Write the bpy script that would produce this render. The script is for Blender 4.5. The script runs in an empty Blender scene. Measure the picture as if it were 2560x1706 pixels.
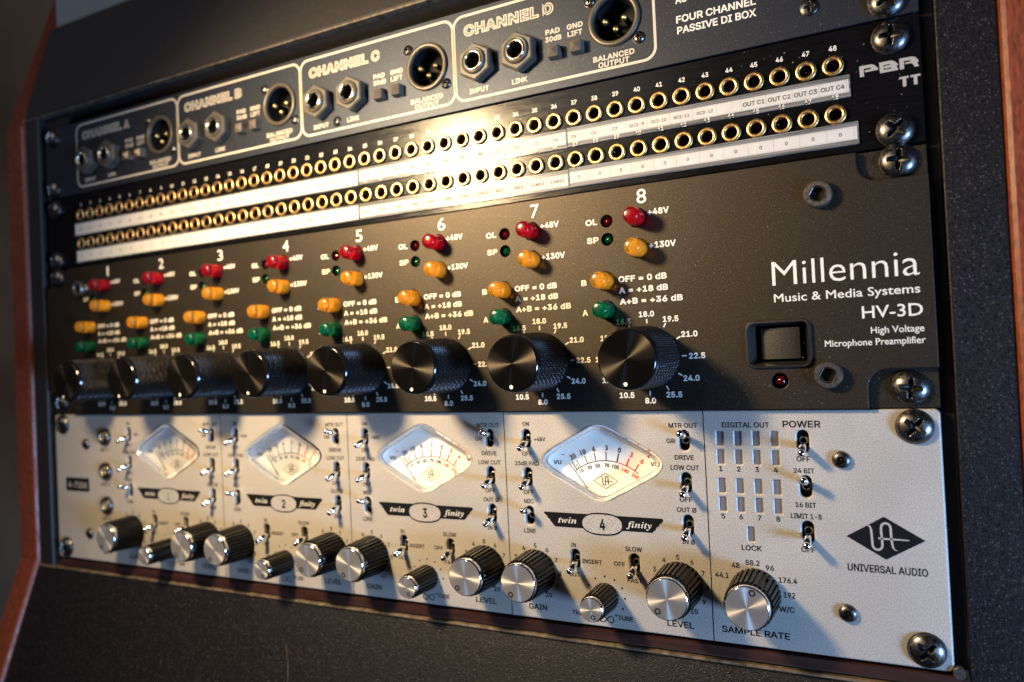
import bpy, bmesh, math, random, os
import numpy as np
from mathutils import Matrix, Vector, geometry
random.seed(7)
MMS = 0.001            # everything below is written in millimetres
sc = bpy.context.scene
COL = sc.collection
PI = math.pi

# ------------------------------------------------------------------ camera
cam = bpy.data.cameras.new('camera')
camo = bpy.data.objects.new('camera', cam)
COL.objects.link(camo)
yaw, pit, rol = -0.4703, 0.0178, -0.0457
CAM = Vector((228.544, -288.964, 112.843))
fwd = Vector((math.sin(yaw)*math.cos(pit), math.cos(yaw)*math.cos(pit), math.sin(pit)))
rt = Vector((math.cos(yaw), -math.sin(yaw), 0)); up = rt.cross(fwd)
r2 = rt*math.cos(rol)+up*math.sin(rol); u2 = -rt*math.sin(rol)+up*math.cos(rol)
M = Matrix((r2, u2, -fwd)).transposed().to_4x4()
M.translation = CAM*MMS
camo.matrix_world = M
cam.sensor_width = 36.0
cam.lens = 1879.0/2560*36
cam.clip_start = 0.01; cam.clip_end = 30
cam.dof.use_dof = True
cam.dof.focus_distance = 0.289
cam.dof.aperture_fstop = 7.4
sc.camera = camo

# ------------------------------------------------------------------ light
world = bpy.data.worlds.new("World"); sc.world = world; world.use_nodes = True
bg = world.node_tree.nodes['Background']
bg.inputs[0].default_value = (0.70, 0.66, 1.0, 1); bg.inputs[1].default_value = 0.022
def lamp(name, kind, loc, col, power, **kw):
    l = bpy.data.lights.new(name, kind); l.color = col; l.energy = power
    for k, v in kw.items(): setattr(l, k, v)
    o = bpy.data.objects.new(name, l); COL.objects.link(o); o.location = Vector(loc)*MMS
    return o
WARM = lamp('warm_desk_lamp', 'SPOT', (-61, -222, 266), (1.0, 0.73, 0.40), 10.0, shadow_soft_size=0.027, spot_size=math.radians(128), spot_blend=0.85)
WARM.rotation_euler = Vector((118, 222, -190)).to_track_quat('-Z', 'Y').to_euler()
cool = lamp('cool_window_light', 'AREA', (830, -350, -120), (0.32, 0.57, 1.0), 10.0, shape='DISK', size=0.2)
cool.rotation_euler = (Vector((60, 0, 110))-Vector((830, -350, -120))).to_track_quat('-Z', 'Y').to_euler()
fill = lamp('soft_fill_light', 'AREA', (-500, -1100, 700), (1.0, 0.87, 0.76), 2.3, shape='DISK', size=0.7)  # added fill from an unseen source, softens shadows, lights wood and wall
fill.rotation_euler = (Vector((0, 0, 110))-Vector((-500, -1100, 700))).to_track_quat('-Z', 'Y').to_euler()
sc.view_settings.view_transform = 'Standard'; sc.view_settings.look = 'None'
sc.view_settings.exposure = 0.0; sc.view_settings.gamma = 1.0
sc.cycles.use_denoising = True
sc.cycles.max_bounces = 8

# ------------------------------------------------------------------ materials
def mat(name, base, rough=0.5, metal=0.0, spec=0.5, noise=None, bump=None, coat=0.0, aniso=None, trans=0.0, emit=None, rnoise=None, stretch=None, speck=None, sss=0, ior=None):
    m = bpy.data.materials.new(name); m.use_nodes = True
    nt = m.node_tree; N = nt.nodes; L = nt.links
    p = N['Principled BSDF']
    p.inputs['Base Color'].default_value = (*base, 1)
    p.inputs['Roughness'].default_value = rough
    p.inputs['Metallic'].default_value = metal
    p.inputs['Specular IOR Level'].default_value = spec
    p.inputs['Coat Weight'].default_value = coat
    p.inputs['Coat Roughness'].default_value = 0.15
    p.inputs['Transmission Weight'].default_value = trans
    if ior: p.inputs['IOR'].default_value = ior
    if sss:
        p.inputs['Subsurface Weight'].default_value = sss
        p.inputs['Subsurface Radius'].default_value = (.003, .002, .001)
    if emit:
        p.inputs['Emission Color'].default_value = (*emit[0], 1); p.inputs['Emission Strength'].default_value = emit[1]
    tc = N.new('ShaderNodeTexCoord'); mp = N.new('ShaderNodeMapping')
    L.new(tc.outputs['Object'], mp.inputs['Vector'])
    if stretch: mp.inputs['Scale'].default_value = stretch
    col_out = None
    if noise:          # (scale per mm, amount, detail)
        t = N.new('ShaderNodeTexNoise'); t.inputs['Scale'].default_value = noise[0]*1000
        t.inputs['Detail'].default_value = noise[2] if len(noise) > 2 else 3
        L.new(mp.outputs[0], t.inputs['Vector'])
        r = N.new('ShaderNodeValToRGB'); a = noise[1]
        r.color_ramp.elements[0].position = 0.32; r.color_ramp.elements[1].position = 0.68
        r.color_ramp.elements[0].color = (*[c*(1-a) for c in base], 1)
        r.color_ramp.elements[1].color = (*[min(1, c*(1+a)) for c in base], 1)
        L.new(t.outputs['Fac'], r.inputs[0]); col_out = r.outputs[0]
    if speck:          # (scale per mm, threshold, colour): light flakes or dust in the finish
        v = N.new('ShaderNodeTexVoronoi'); v.inputs['Scale'].default_value = speck[0]*1000
        L.new(tc.outputs['Object'], v.inputs['Vector'])
        r = N.new('ShaderNodeValToRGB'); r.color_ramp.elements[0].position = speck[1]*0.6; r.color_ramp.elements[1].position = speck[1]
        r.color_ramp.elements[0].color = (1, 1, 1, 1); r.color_ramp.elements[1].color = (0, 0, 0, 1)
        L.new(v.outputs['Distance'], r.inputs[0])
        sep = N.new('ShaderNodeSeparateColor'); L.new(v.outputs['Color'], sep.inputs[0])
        gt = N.new('ShaderNodeMath'); gt.operation = 'GREATER_THAN'; gt.inputs[1].default_value = 1-speck[3]
        L.new(sep.outputs[0], gt.inputs[0])
        mu = N.new('ShaderNodeMath'); mu.operation = 'MULTIPLY'; L.new(r.outputs[0], mu.inputs[0]); L.new(gt.outputs[0], mu.inputs[1])
        mx = N.new('ShaderNodeMix'); mx.data_type = 'RGBA'
        L.new(mu.outputs[0], mx.inputs['Factor'])
        if col_out: L.new(col_out, mx.inputs['A'])
        else: mx.inputs['A'].default_value = (*base, 1)
        mx.inputs['B'].default_value = (*speck[2], 1); col_out = mx.outputs['Result']
    if col_out: L.new(col_out, p.inputs['Base Color'])
    if rnoise:
        t = N.new('ShaderNodeTexNoise'); t.inputs['Scale'].default_value = rnoise[0]*1000; t.inputs['Detail'].default_value = 2
        L.new(mp.outputs[0], t.inputs['Vector'])
        mr = N.new('ShaderNodeMapRange'); mr.inputs[3].default_value = rough-rnoise[1]; mr.inputs[4].default_value = rough+rnoise[1]
        mr.inputs[1].default_value = .3; mr.inputs[2].default_value = .7
        L.new(t.outputs['Fac'], mr.inputs[0]); L.new(mr.outputs[0], p.inputs['Roughness'])
    if bump:           # (scale per mm, strength, distance mm)
        t = N.new('ShaderNodeTexNoise'); t.inputs['Scale'].default_value = bump[0]*1000; t.inputs['Detail'].default_value = 3
        L.new(mp.outputs[0], t.inputs['Vector'])
        b = N.new('ShaderNodeBump'); b.inputs['Strength'].default_value = bump[1]; b.inputs['Distance'].default_value = bump[2]*MMS
        L.new(t.outputs['Fac'], b.inputs['Height']); L.new(b.outputs[0], p.inputs['Normal'])
    if aniso:
        tg = N.new('ShaderNodeTangent'); tg.direction_type = 'RADIAL'; tg.axis = aniso[0]
        L.new(tg.outputs[0], p.inputs['Tangent']); p.inputs['Anisotropic'].default_value = aniso[1]
        p.inputs['Anisotropic Rotation'].default_value = aniso[2]
    return m

def glass_mat(name, tint=(1, 1, 1), k=1.0):
    m = bpy.data.materials.new(name); m.use_nodes = True; nt = m.node_tree; N = nt.nodes; L = nt.links
    for n in list(N):
        if n.type == 'BSDF_PRINCIPLED': N.remove(n)
    out = N['Material Output']
    t = N.new('ShaderNodeBsdfTransparent'); t.inputs[0].default_value = (*tint, 1)
    g = N.new('ShaderNodeBsdfGlossy'); g.inputs['Roughness'].default_value = 0.04
    f = N.new('ShaderNodeFresnel'); f.inputs[0].default_value = 1.45
    mu = N.new('ShaderNodeMath'); mu.operation = 'MULTIPLY'; mu.inputs[1].default_value = k; L.new(f.outputs[0], mu.inputs[0])
    x = N.new('ShaderNodeMixShader'); L.new(mu.outputs[0], x.inputs[0]); L.new(t.outputs[0], x.inputs[1]); L.new(g.outputs[0], x.inputs[2])
    L.new(x.outputs[0], out.inputs[0]); return m

MT = {}
MT['di_panel'] = mat('blue_black_powder_coat', (0.033, 0.039, 0.055), .47, metal=.72, noise=(2.2, .4), bump=(2.4, .6, .06), rnoise=(2, .08), speck=(1.6, .35, (.11, .12, .14), .10))
MT['pbr_panel'] = mat('black_brushed_anodised', (0.004, 0.0038, 0.0045), .19, metal=.0, spec=.26, stretch=(.035, 1, 1), bump=(5.0, .55, .035), noise=(4, .4), rnoise=(3, .07))
MT['hv_panel'] = mat('charcoal_anodised', (0.046, 0.0385, 0.031), .50, metal=.84, noise=(2.4, .5), bump=(2.6, .8, .07), rnoise=(2.5, .08), speck=(1.9, .36, (.12, .11, .09), .10))
MT['ua_panel'] = mat('silver_bead_blasted', (0.50, 0.468, 0.425), .43, metal=.3, noise=(2.6, .34), bump=(2.6, .9, .09), rnoise=(.035, .09))
MT['edge_silver'] = mat('bare_metal_edge', (0.7, 0.72, 0.75), .3, metal=.8)
MT['print_white'] = mat('white_screen_print', (0.72, 0.69, 0.63), .5)
MT['print_di'] = mat('shade_dimmed_white_print', (0.50, 0.46, 0.40), .55)  # white print darkened in colour to imitate the lamp's falloff at left
MT['print_grey'] = mat('grey_screen_print', (0.36, 0.34, 0.32), .5)
MT['print_black'] = mat('black_screen_print', (0.007, 0.007, 0.009), .7, spec=.1)
MT['print_cream'] = mat('cream_screen_print', (0.62, 0.58, 0.50), .5)
MT['print_red'] = mat('red_dial_print', (0.75, 0.06, 0.04), .5)
MT['ink_grey'] = mat('label_ink', (0.06, 0.055, 0.05), .7)
MT['paper'] = mat('label_paper', (0.54, 0.53, 0.515), .75, noise=(.12, .07))
MT['brass'] = mat('brass_jack', (0.80, 0.52, 0.22), .36, metal=1, bump=(3, .6, .04), rnoise=(2, .1), noise=(1.5, .25))
MT['brass_in'] = mat('brass_jack_bore', (0.60, 0.36, 0.12), .16, metal=1)
MT['bore'] = mat('dark_bore', (0.006, 0.005, 0.005), .35)
MT['hole'] = mat('hole_black', (0.004, 0.004, 0.005), .6)
MT['black_steel'] = mat('black_oxide_steel', (0.13, 0.125, 0.125), .33, metal=1, bump=(.6, .7, .13), rnoise=(.8, .1), coat=.4)
MT['gun_steel'] = mat('dark_grey_steel', (0.24, 0.225, 0.21), .34, metal=.9, bump=(1.2, .3, .04), rnoise=(1, .08))
MT['nut_grey'] = mat('grey_plastic_nut', (0.075, 0.066, 0.055), .42, bump=(2, .3, .03))
MT['nickel'] = mat('nickel_ring', (0.72, 0.66, 0.52), .18, metal=1)
MT['chrome'] = mat('chrome_lever', (0.80, 0.80, 0.80), .07, metal=1)
MT['gold'] = mat('gold_pin', (0.95, 0.70, 0.30), .36, metal=1)
MT['xlr_black'] = mat('black_plastic_insert', (0.005, 0.006, 0.009), .6, spec=.15)
MT['xlr_rim'] = mat('grey_xlr_shell', (0.085, 0.072, 0.056), .4, metal=.3)
MT['pyramid'] = mat('bronze_pyramid_button', (0.14, 0.115, 0.09), .42, metal=.2)
MT['knob_black'] = mat('black_anodised_knurl', (0.020, 0.019, 0.021), .30, metal=.6)
MT['knob_face'] = mat('black_turned_face', (0.055, 0.048, 0.04), .24, metal=.95, aniso=('Y', .97, 0.0), bump=(.5, .02, .02))
MT['knob_rim'] = mat('black_polished_chamfer', (0.05, 0.05, 0.055), .12, metal=.9)
MT['fluted'] = mat('black_fluted_plastic', (0.006, 0.0055, 0.005), .28, spec=.22, bump=(2, .2, .03))
MT['turned'] = mat('turned_aluminium', (0.92, 0.90, 0.87), .30, metal=.86, aniso=('Y', .93, 0.0), bump=(1.2, .05, .02))
MT['turned_rim'] = mat('polished_aluminium_rim', (0.80, 0.80, 0.82), .10, metal=1)
MT['dial'] = mat('dial_card', (0.95, 0.94, 0.90), .6)
MT['meter_wall'] = mat('meter_white_housing', (0.78, 0.77, 0.73), .4)
MT['clear'] = mat('clear_acrylic', (0.97, 0.98, 1.0), .05, trans=1.0, ior=1.46)
MT['clear_dark'] = mat('clear_label_channel', (0.17, 0.17, 0.17), .16, spec=.9, stretch=(.03, 1, 1), noise=(1.2, .5), bump=(1.0, .5, .08))
MT['glass'] = glass_mat('meter_glass', (.98, .98, .98), .5)
MT['window'] = mat('grey_led_window', (0.125, 0.125, 0.15), .45, noise=(1.5, .08))
MT['pad_black'] = mat('black_melamine', (0.005, 0.0045, 0.0065), .42, spec=.32, noise=(2.4, .6), bump=(2.1, 1.0, .22), rnoise=(.9, .14), speck=(1.3, .4, (.06, .055, .055), .16))
MT['cab_black'] = mat('black_cabinet_lacquer', (0.013, 0.012, 0.014), .5, bump=(1.0, .6, .15), noise=(.8, .3))
MT['upper_black'] = mat('upper_board_lacquer', (0.017, 0.0155, 0.0165), .6, bump=(1.0, .6, .15), noise=(.8, .3))
MT['rail'] = mat('black_rack_rail', (0.010, 0.010, 0.013), .45, metal=.2, bump=(1, .3, .05))
MT['wood'] = mat('mahogany', (0.20, 0.044, 0.017), .42, stretch=(1, 1, .35), noise=(.9, .4, 6), bump=(1.4, .3, .08), rnoise=(.5, .08))
MT['wood_dark'] = mat('mahogany_trim', (0.034, 0.013, 0.010), .45, stretch=(.08, 1, 1), noise=(.4, .35, 4), bump=(.8, .3, .1))
MT['bright_edge'] = mat('lit_board_edge', (0.13, 0.10, 0.07), .32, noise=(.3, .5))  # paler colour paints the light caught along the black board's edge
MT['dust'] = mat('dust_fleck', (0.30, 0.28, 0.26), .8)
MT['wall'] = mat('dim_room_wall', (0.85, 0.64, 0.42), .8, noise=(.003, .3))
MT['greycard'] = mat('grey_equipment_top', (0.20, 0.22, 0.22), .6, noise=(.01, .15))
def button_mat(name, col):
    return mat(name, col, .24, trans=.82, spec=.5, sss=.0, coat=.2, bump=(1.0, .4, .08), ior=1.38)
MT['b_red'] = button_mat('red_translucent_button', (0.50, 0.008, 0.03))
MT['b_orange'] = button_mat('amber_translucent_button', (1.0, 0.50, 0.05))
MT['b_green'] = button_mat('green_translucent_button', (0.0, 0.21, 0.12))
MT['l_red'] = mat('red_led', (0.10, 0.0, 0.003), .08, trans=.5, coat=.5)
MT['l_green'] = mat('green_led', (0.0, 0.07, 0.02), .08, trans=.5, coat=.5)
MT['well'] = mat('button_well', (0.006, 0.005, 0.005), .4)
MT['rocker'] = mat('worn_black_rocker', (0.012, 0.011, 0.010), .42, spec=.5, bump=(1.8, .7, .08), noise=(2, .4))
MT['switch'] = mat('black_rocker', (0.020, 0.019, 0.018), .27, spec=1.0, coat=.4, bump=(1.6, .5, .06), noise=(2, .3))

# ------------------------------------------------------------------ mesh helpers (mm in, metres out)
class MB:
    def __init__(s): s.v = []; s.f = []; s.m = []; s.sm = []
    def add(s, verts, faces, mi=0, smooth=False):
        o = len(s.v); s.v += [tuple(v) for v in verts]
        for f in faces: s.f.append([i+o for i in f]); s.m.append(mi); s.sm.append(smooth)
        return s
    def box(s, x0, x1, y0, y1, z0, z1, mi=0):
        v = [(x, y, z) for x in (x0, x1) for y in (y0, y1) for z in (z0, z1)]
        return s.add(v, [(0, 1, 3, 2), (4, 6, 7, 5), (0, 4, 5, 1), (2, 3, 7, 6), (0, 2, 6, 4), (1, 5, 7, 3)], mi)
    def tube(s, a, b, ra, rb, n=12, mi=0, cap=True):
        a = Vector(a); b = Vector(b); d = (b-a).normalized()
        u = d.orthogonal().normalized(); w = d.cross(u)
        vs = []
        for c, r in ((a, ra), (b, rb)):
            for i in range(n):
                t = 2*PI*i/n; vs.append(c+u*r*math.cos(t)+w*r*math.sin(t))
        fs = [(i, (i+1) % n, n+(i+1) % n, n+i) for i in range(n)]
        s.add(vs, fs, mi, True)
        if cap: s.add(vs, [tuple(range(n))[::-1], tuple(range(n, 2*n))], mi)
        return s
    def ball(s, c, r, n=14, k=9, mi=0):
        vs = []; fs = []
        for j in range(k+1):
            ph = PI*j/k
            for i in range(n):
                t = 2*PI*i/n; vs.append((c[0]+r*math.sin(ph)*math.cos(t), c[1]+r*math.sin(ph)*math.sin(t), c[2]+r*math.cos(ph)))
        for j in range(k):
            for i in range(n): fs.append((j*n+i, (j+1)*n+i, (j+1)*n+(i+1) % n, j*n+(i+1) % n))
        return s.add(vs, fs, mi, True)
    def lathe(s, prof, n=32, mi=0, smooth=True, close=True):
        """prof: (radius, height out of the panel); axis -Y"""
        vs = []; fs = []
        for r, h in prof:
            for i in range(n):
                t = 2*PI*i/n; vs.append((r*math.cos(t), -h, r*math.sin(t)))
        for j in range(len(prof)-1):
            for i in range(n): fs.append((j*n+i, j*n+(i+1) % n, (j+1)*n+(i+1) % n, (j+1)*n+i))
        s.add(vs, fs, mi, smooth)
        return s
    def disc(s, r, h, n=32, mi=0):
        return s.add([(r*math.cos(2*PI*i/n), -h, r*math.sin(2*PI*i/n)) for i in range(n)], [tuple(range(n))], mi)
    def mesh(s, name, mats):
        me = bpy.data.meshes.new(name)
        me.from_pydata([(a*MMS, b*MMS, c*MMS) for a, b, c in s.v], [], s.f)
        for m in mats: me.materials.append(m)
        me.polygons.foreach_set('material_index', s.m)
        me.polygons.foreach_set('use_smooth', s.sm)
        bm = bmesh.new(); bm.from_mesh(me)
        bmesh.ops.remove_doubles(bm, verts=bm.verts, dist=1e-7)
        bmesh.ops.recalc_face_normals(bm, faces=bm.faces)
        bm.to_mesh(me); bm.free()
        me.update(); return me

def sharp(me, deg=35):
    bm = bmesh.new(); bm.from_mesh(me)
    for e in bm.edges:
        if len(e.link_faces) == 2 and e.calc_face_angle(0) > math.radians(deg): e.smooth = False
    bm.to_mesh(me); bm.free(); return me

def put(name, me, parent=None, loc=(0, 0, 0), rot=None, **props):
    o = bpy.data.objects.new(name, me); COL.objects.link(o)
    o.location = Vector(loc)*MMS
    if rot: o.rotation_euler = rot
    if parent: o.parent = parent
    for k, v in props.items(): o[k] = v
    return o
def empty(name, label, cat, loc=(0, 0, 0), group=None):
    o = bpy.data.objects.new(name, None); COL.objects.link(o); o.location = Vector(loc)*MMS
    o.empty_display_size = .02; o['label'] = label; o['category'] = cat
    if group: o['group'] = group
    return o
def part_root(name, parent, loc, me, **props):
    return put(name, me, parent, loc, **props)

# flat shapes with holes, by 2-D curve fill; outlines are lists of (x, z); front face at y = yf
def plate(name, outlines, yf, thick, mats, bevel=0.0, res=1):
    cu = bpy.data.curves.new('t', 'CURVE'); cu.dimensions = '2D'; cu.fill_mode = 'BOTH'
    for ol in outlines:
        sp = cu.splines.new('POLY'); sp.points.add(len(ol)-1)
        for i, (x, z) in enumerate(ol): sp.points[i].co = (x, z, 0, 1)
        sp.use_cyclic_u = True
    if thick > 0: cu.extrude = thick/2-bevel
    cu.bevel_depth = bevel; cu.bevel_resolution = res; cu.offset = -bevel if bevel else 0
    ob = bpy.data.objects.new('t', cu)
    me = bpy.data.meshes.new_from_object(ob)
    bpy.data.objects.remove(ob); bpy.data.curves.remove(cu)
    for v in me.vertices:
        x, z, d = v.co
        v.co = (x*MMS, (yf+thick/2-d)*MMS, z*MMS)
    bm = bmesh.new(); bm.from_mesh(me)
    bmesh.ops.recalc_face_normals(bm, faces=bm.faces); bm.to_mesh(me); bm.free()
    me.name = name; me.materials.clear()
    for m in mats: me.materials.append(m)
    for p in me.polygons: p.use_smooth = False
    return me
def rrect(x0, x1, z0, z1, r, n=6):
    pts = []
    for cx, cz, a0 in ((x1-r, z1-r, 0), (x0+r, z1-r, 90), (x0+r, z0+r, 180), (x1-r, z0+r, 270)):
        for i in range(n+1):
            a = math.radians(a0+90*i/n); pts.append((cx+r*math.cos(a), cz+r*math.sin(a)))
    return pts
def circ(x, z, r, n=28): return [(x+r*math.cos(2*PI*i/n), z+r*math.sin(2*PI*i/n)) for i in range(n)]
def oval(x, z, a, b, n=40, p=2.4):
    o = []
    for i in range(n):
        t = 2*PI*i/n; c, s = math.cos(t), math.sin(t)
        o.append((x+a*math.copysign(abs(c)**(2/p), c), z+b*math.copysign(abs(s)**(2/p), s)))
    return o
def slot(x, z, w, h, n=8):
    r = w/2; o = []
    for i in range(n+1): a = PI*i/n; o.append((x+r*math.cos(a), z+h/2-r+r*math.sin(a)))
    for i in range(n+1): a = PI+PI*i/n; o.append((x+r*math.cos(a), z-h/2+r+r*math.sin(a)))
    return o
def fillet(poly, rad, n=5):
    out = []; k = len(poly)
    for i in range(k):
        p0 = Vector(poly[i-1]); p = Vector(poly[i]); p2 = Vector(poly[(i+1) % k]); r = rad[i] if isinstance(rad, (list, tuple)) else rad
        a = (p0-p).normalized(); b = (p2-p).normalized()
        ang = a.angle(b); d = min(r/math.tan(ang/2), (p0-p).length*.48, (p2-p).length*.48)
        s = p+a*d; e = p+b*d
        for j in range(n+1):
            t = j/n; q = s*(1-t)**2+p*2*t*(1-t)+e*t*t; out.append((q.x, q.y))
    return out

# ------------------------------------------------------------------ lettering
def inter_font():
    try:
        d = bpy.utils.system_resource('DATAFILES', path='fonts')
        return bpy.data.fonts.load(os.path.join(d, 'Inter.woff2'))
    except Exception:
        return None
INTER = inter_font()
def mapch(s, U, Lc, D):
    r = ''
    for ch in s:
        if 'A' <= ch <= 'Z': r += chr(U+ord(ch)-65)
        elif 'a' <= ch <= 'z': r += chr(Lc+ord(ch)-97)
        elif D and ch.isdigit(): r += chr(D+int(ch))
        else: r += ch
    return r
TC = {}
def offset_loop(P, d):
    """move every outline point d to the right of its walking direction, with clamped mitres"""
    A = np.roll(P, 1, 0); B = np.roll(P, -1, 0)
    e1 = P-A; e2 = B-P
    e1 /= np.maximum(np.linalg.norm(e1, axis=1), 1e-9)[:, None]; e2 /= np.maximum(np.linalg.norm(e2, axis=1), 1e-9)[:, None]
    n1 = np.stack([e1[:, 1], -e1[:, 0]], 1); n2 = np.stack([e2[:, 1], -e2[:, 0]], 1)
    m = n1+n2; L = np.linalg.norm(m, axis=1); m /= np.maximum(L, 1e-6)[:, None]
    k = 1/np.maximum((m*n1).sum(1), .5)
    return P+m*(k*d)[:, None]
def fill_loops(loops, even_odd=False):
    vs = []; es = []
    for P in loops:
        o = len(vs); n = len(P)
        vs += [Vector((float(x), float(y))) for x, y in P]; es += [(o+i, o+(i+1) % n) for i in range(n)]
    if len(vs) < 3: return [], []
    v, e, f, *_ = geometry.delaunay_2d_cdt(vs, es, [], 0, 1e-6)
    if not f: return [], []
    V = np.array([(q[0], q[1]) for q in v]); F = np.array([list(t)[:3] for t in f])
    c = V[F].mean(1); w = np.zeros(len(c))
    for P in loops:
        Q = np.roll(P, -1, 0)
        y = c[:, 1][:, None]; x = c[:, 0][:, None]
        up_ = (P[:, 1] <= y) & (Q[:, 1] > y); dn = (P[:, 1] > y) & (Q[:, 1] <= y)
        den = np.where(np.abs(Q[:, 1]-P[:, 1]) < 1e-12, 1, Q[:, 1]-P[:, 1])
        xi = P[:, 0]+(y-P[:, 1])/den*(Q[:, 0]-P[:, 0])
        hit = xi > x
        w += (up_ & hit).sum(1)-(dn & hit).sum(1)
    keep = (np.round(w).astype(int) % 2 != 0) if even_odd else (np.round(w) != 0)
    return [tuple(p) for p in V], [tuple(int(i) for i in t) for t in F[keep]]
OFFS = {'bold': .030, 'semi': .022, 'reg': .015, 'gill': .008, 'dial': .022, 'thin': -.007, 'cond': -.004}
def glyphs(s, style):
    key = (s, style)
    if key in TC: return TC[key]
    cu = bpy.data.curves.new('t', 'FONT'); cu.size = 1; cu.resolution_u = 3; cu.fill_mode = 'NONE'
    body = s
    if style in ('reg', 'bold', 'semi', 'cond', 'outline'):
        if INTER: cu.font = INTER
        else: body = mapch(s, 0x1D5A0, 0x1D5BA, 0x1D7E2)
    if style == 'serif': body = mapch(s, 0x1D468, 0x1D482, 0)
    cu.body = body
    if style == 'bold': cu.space_character = 1.05
    if style == 'outline': cu.space_character = 1.1
    ob = bpy.data.objects.new('t', cu); me = bpy.data.meshes.new_from_object(ob)
    V = np.array([tuple(v.co)[:2] for v in me.vertices]) if len(me.vertices) else np.zeros((0, 2))
    nxt = {}
    for e in me.edges: nxt.setdefault(e.vertices[0], []).append(e.vertices[1]); nxt.setdefault(e.vertices[1], []).append(e.vertices[0])
    bpy.data.meshes.remove(me); bpy.data.objects.remove(ob)
    seen = set(); loops = []
    for st in range(len(V)):
        if st in seen or st not in nxt: continue
        lp = [st]; seen.add(st); cur = st
        while True:
            # spline vertices are stored in walking order, so prefer the next index
            cand = [k for k in nxt[cur] if k not in seen]
            if not cand: break
            cur = cur+1 if cur+1 in cand else cand[0]
            lp.append(cur); seen.add(cur)
        P = V[lp]; keepi = [0]
        for i in range(1, len(P)):
            if np.hypot(*(P[i]-P[keepi[-1]])) > 2e-4: keepi.append(i)
        P = P[keepi]
        if len(P) > 3 and np.hypot(*(P[0]-P[-1])) < 2e-4: P = P[:-1]
        if len(P) >= 3: loops.append(P)
    area = sum((P[:, 0]*np.roll(P[:, 1], -1)-np.roll(P[:, 0], -1)*P[:, 1]).sum() for P in loops)
    sg = 1 if area > 0 else -1
    if style == 'outline':
        g = fill_loops([offset_loop(P, sg*.055) for P in loops]+[offset_loop(P, sg*-.005) for P in loops], True)
    else:
        d = OFFS.get(style, 0)
        g = fill_loops([offset_loop(P, sg*d) if d else P for P in loops])
    TC[key] = g; return g
CAPH = {}
def caph(style):
    if style not in CAPH:
        v, _ = glyphs('H' if style != 'serif' else 'x', style)
        CAPH[style] = max(p[1] for p in v)-min(p[1] for p in v)
    return CAPH[style]
def text(mb, s, x0, x1, base, h, style='reg', mi=0, y=0.0, shear=0.0, ang=0.0, aspect=None):
    """fit the string between x0 and x1 (or centre it on x0 when x1 is None) on the given baseline, cap height h"""
    v, f = glyphs(s, style)
    if not v: return
    lo = min(p[0] for p in v); hi = max(p[0] for p in v)
    sz = h/caph(style)
    if x1 is None:
        a = aspect or 1.0; w = (hi-lo)*sz*a; x0 = x0-w/2; sx = sz*a
    else: sx = (x1-x0)/(hi-lo)
    vs = []
    for px, pz in v:
        X = x0+(px-lo)*sx+shear*pz*sz; Z = base+pz*sz
        vs.append((X, y, Z))
    if ang:
        cx = x0+(hi-lo)*sx/2; c, si = math.cos(ang), math.sin(ang)
        vs = [(cx+(a-cx)*c-(b-base)*si, yy, base+(a-cx)*si+(b-base)*c) for a, yy, b in vs]
    mb.add(vs, f, mi)
def line(mb, a, b, w, mi=0, y=0.0):
    a = Vector(a); b = Vector(b); d = (b-a).normalized(); n = Vector((-d.y, d.x))*w/2
    q = [a+n, b+n, b-n, a-n]
    mb.add([(p.x, y, p.y) for p in q], [(0, 1, 2, 3)], mi)
def poly(mb, pts, mi=0, y=0.0):
    mb.add([(a, y, b) for a, b in pts], [tuple(range(len(pts)))], mi)
def ribbon(mb, pts, w, mi=0, y=0.0, closed=False):
    n = len(pts); L_ = []; R_ = []
    for i in range(n):
        p = Vector(pts[i]); a = Vector(pts[i-1] if (i or closed) else pts[i]); b = Vector(pts[(i+1) % n] if (i < n-1 or closed) else pts[i])
        d = (b-a).normalized(); m = Vector((-d.y, d.x)); ww = w[i] if isinstance(w, list) else w
        L_.append(p+m*ww/2); R_.append(p-m*ww/2)
    vs = [(p.x, y, p.y) for p in L_+R_]
    fs = [(i, (i+1) % n, n+(i+1) % n, n+i) for i in range(n if closed else n-1)]
    mb.add(vs, fs, mi)

# ------------------------------------------------------------------ shared hardware meshes
def cross_screw(name, R, H, m, arm=.62, aw=.17, washer=False):
    """dome headed screw with a cross recess, as a height field"""
    mb = MB(); nr, na = 26, 96; vs = []; fs = []; Q = []
    for j in range(nr+1):
        r = R*(j/nr)
        for i in range(na):
            t = 2*PI*i/na; x, z = r*math.cos(t), r*math.sin(t)
            h = H*math.sqrt(max(0, 1-(r/R)**2*.93))
            q = 0
            for (a, b) in ((x, z), (z, x)):
                if abs(a) < R*arm:
                    w = R*aw*(1.15-.45*abs(a)/(R*arm))
                    q = max(q, min(1, max(0, (w-abs(b))/(R*.07))) * min(1, (R*arm-abs(a))/(R*.10)))
            d = max(0.0, 1-r/(R*arm*1.15))
            h -= q*H*(.35+.65*d)
            vs.append((x, -h, z)); Q.append(q)
    fo = []; 
    for j in range(nr):
        for i in range(na):
            q4 = (j*na+i, j*na+(i+1) % na, (j+1)*na+(i+1) % na, (j+1)*na+i)
            (fs if sum(Q[k] for k in q4) < 3.2 else fo).append(q4)
    mb.add(vs, fs, 0, True); mb.add(vs, fo, 1, False)  # recess faces take a darker colour that stands in for shade
    mb.lathe([(R, H*.26), (R, .35), (R*1.05, .3), (R*1.05, 0.0)], na)
    if washer: mb.lathe([(R*1.16, 0), (R*1.16, .35), (R*.9, .45)], na)
    return sharp(mb.mesh(name, [m, MT['bore']]), 50)
ME_RACK = cross_screw('rack_screw_mesh', 5.7, 3.3, MT['black_steel'])
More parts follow.
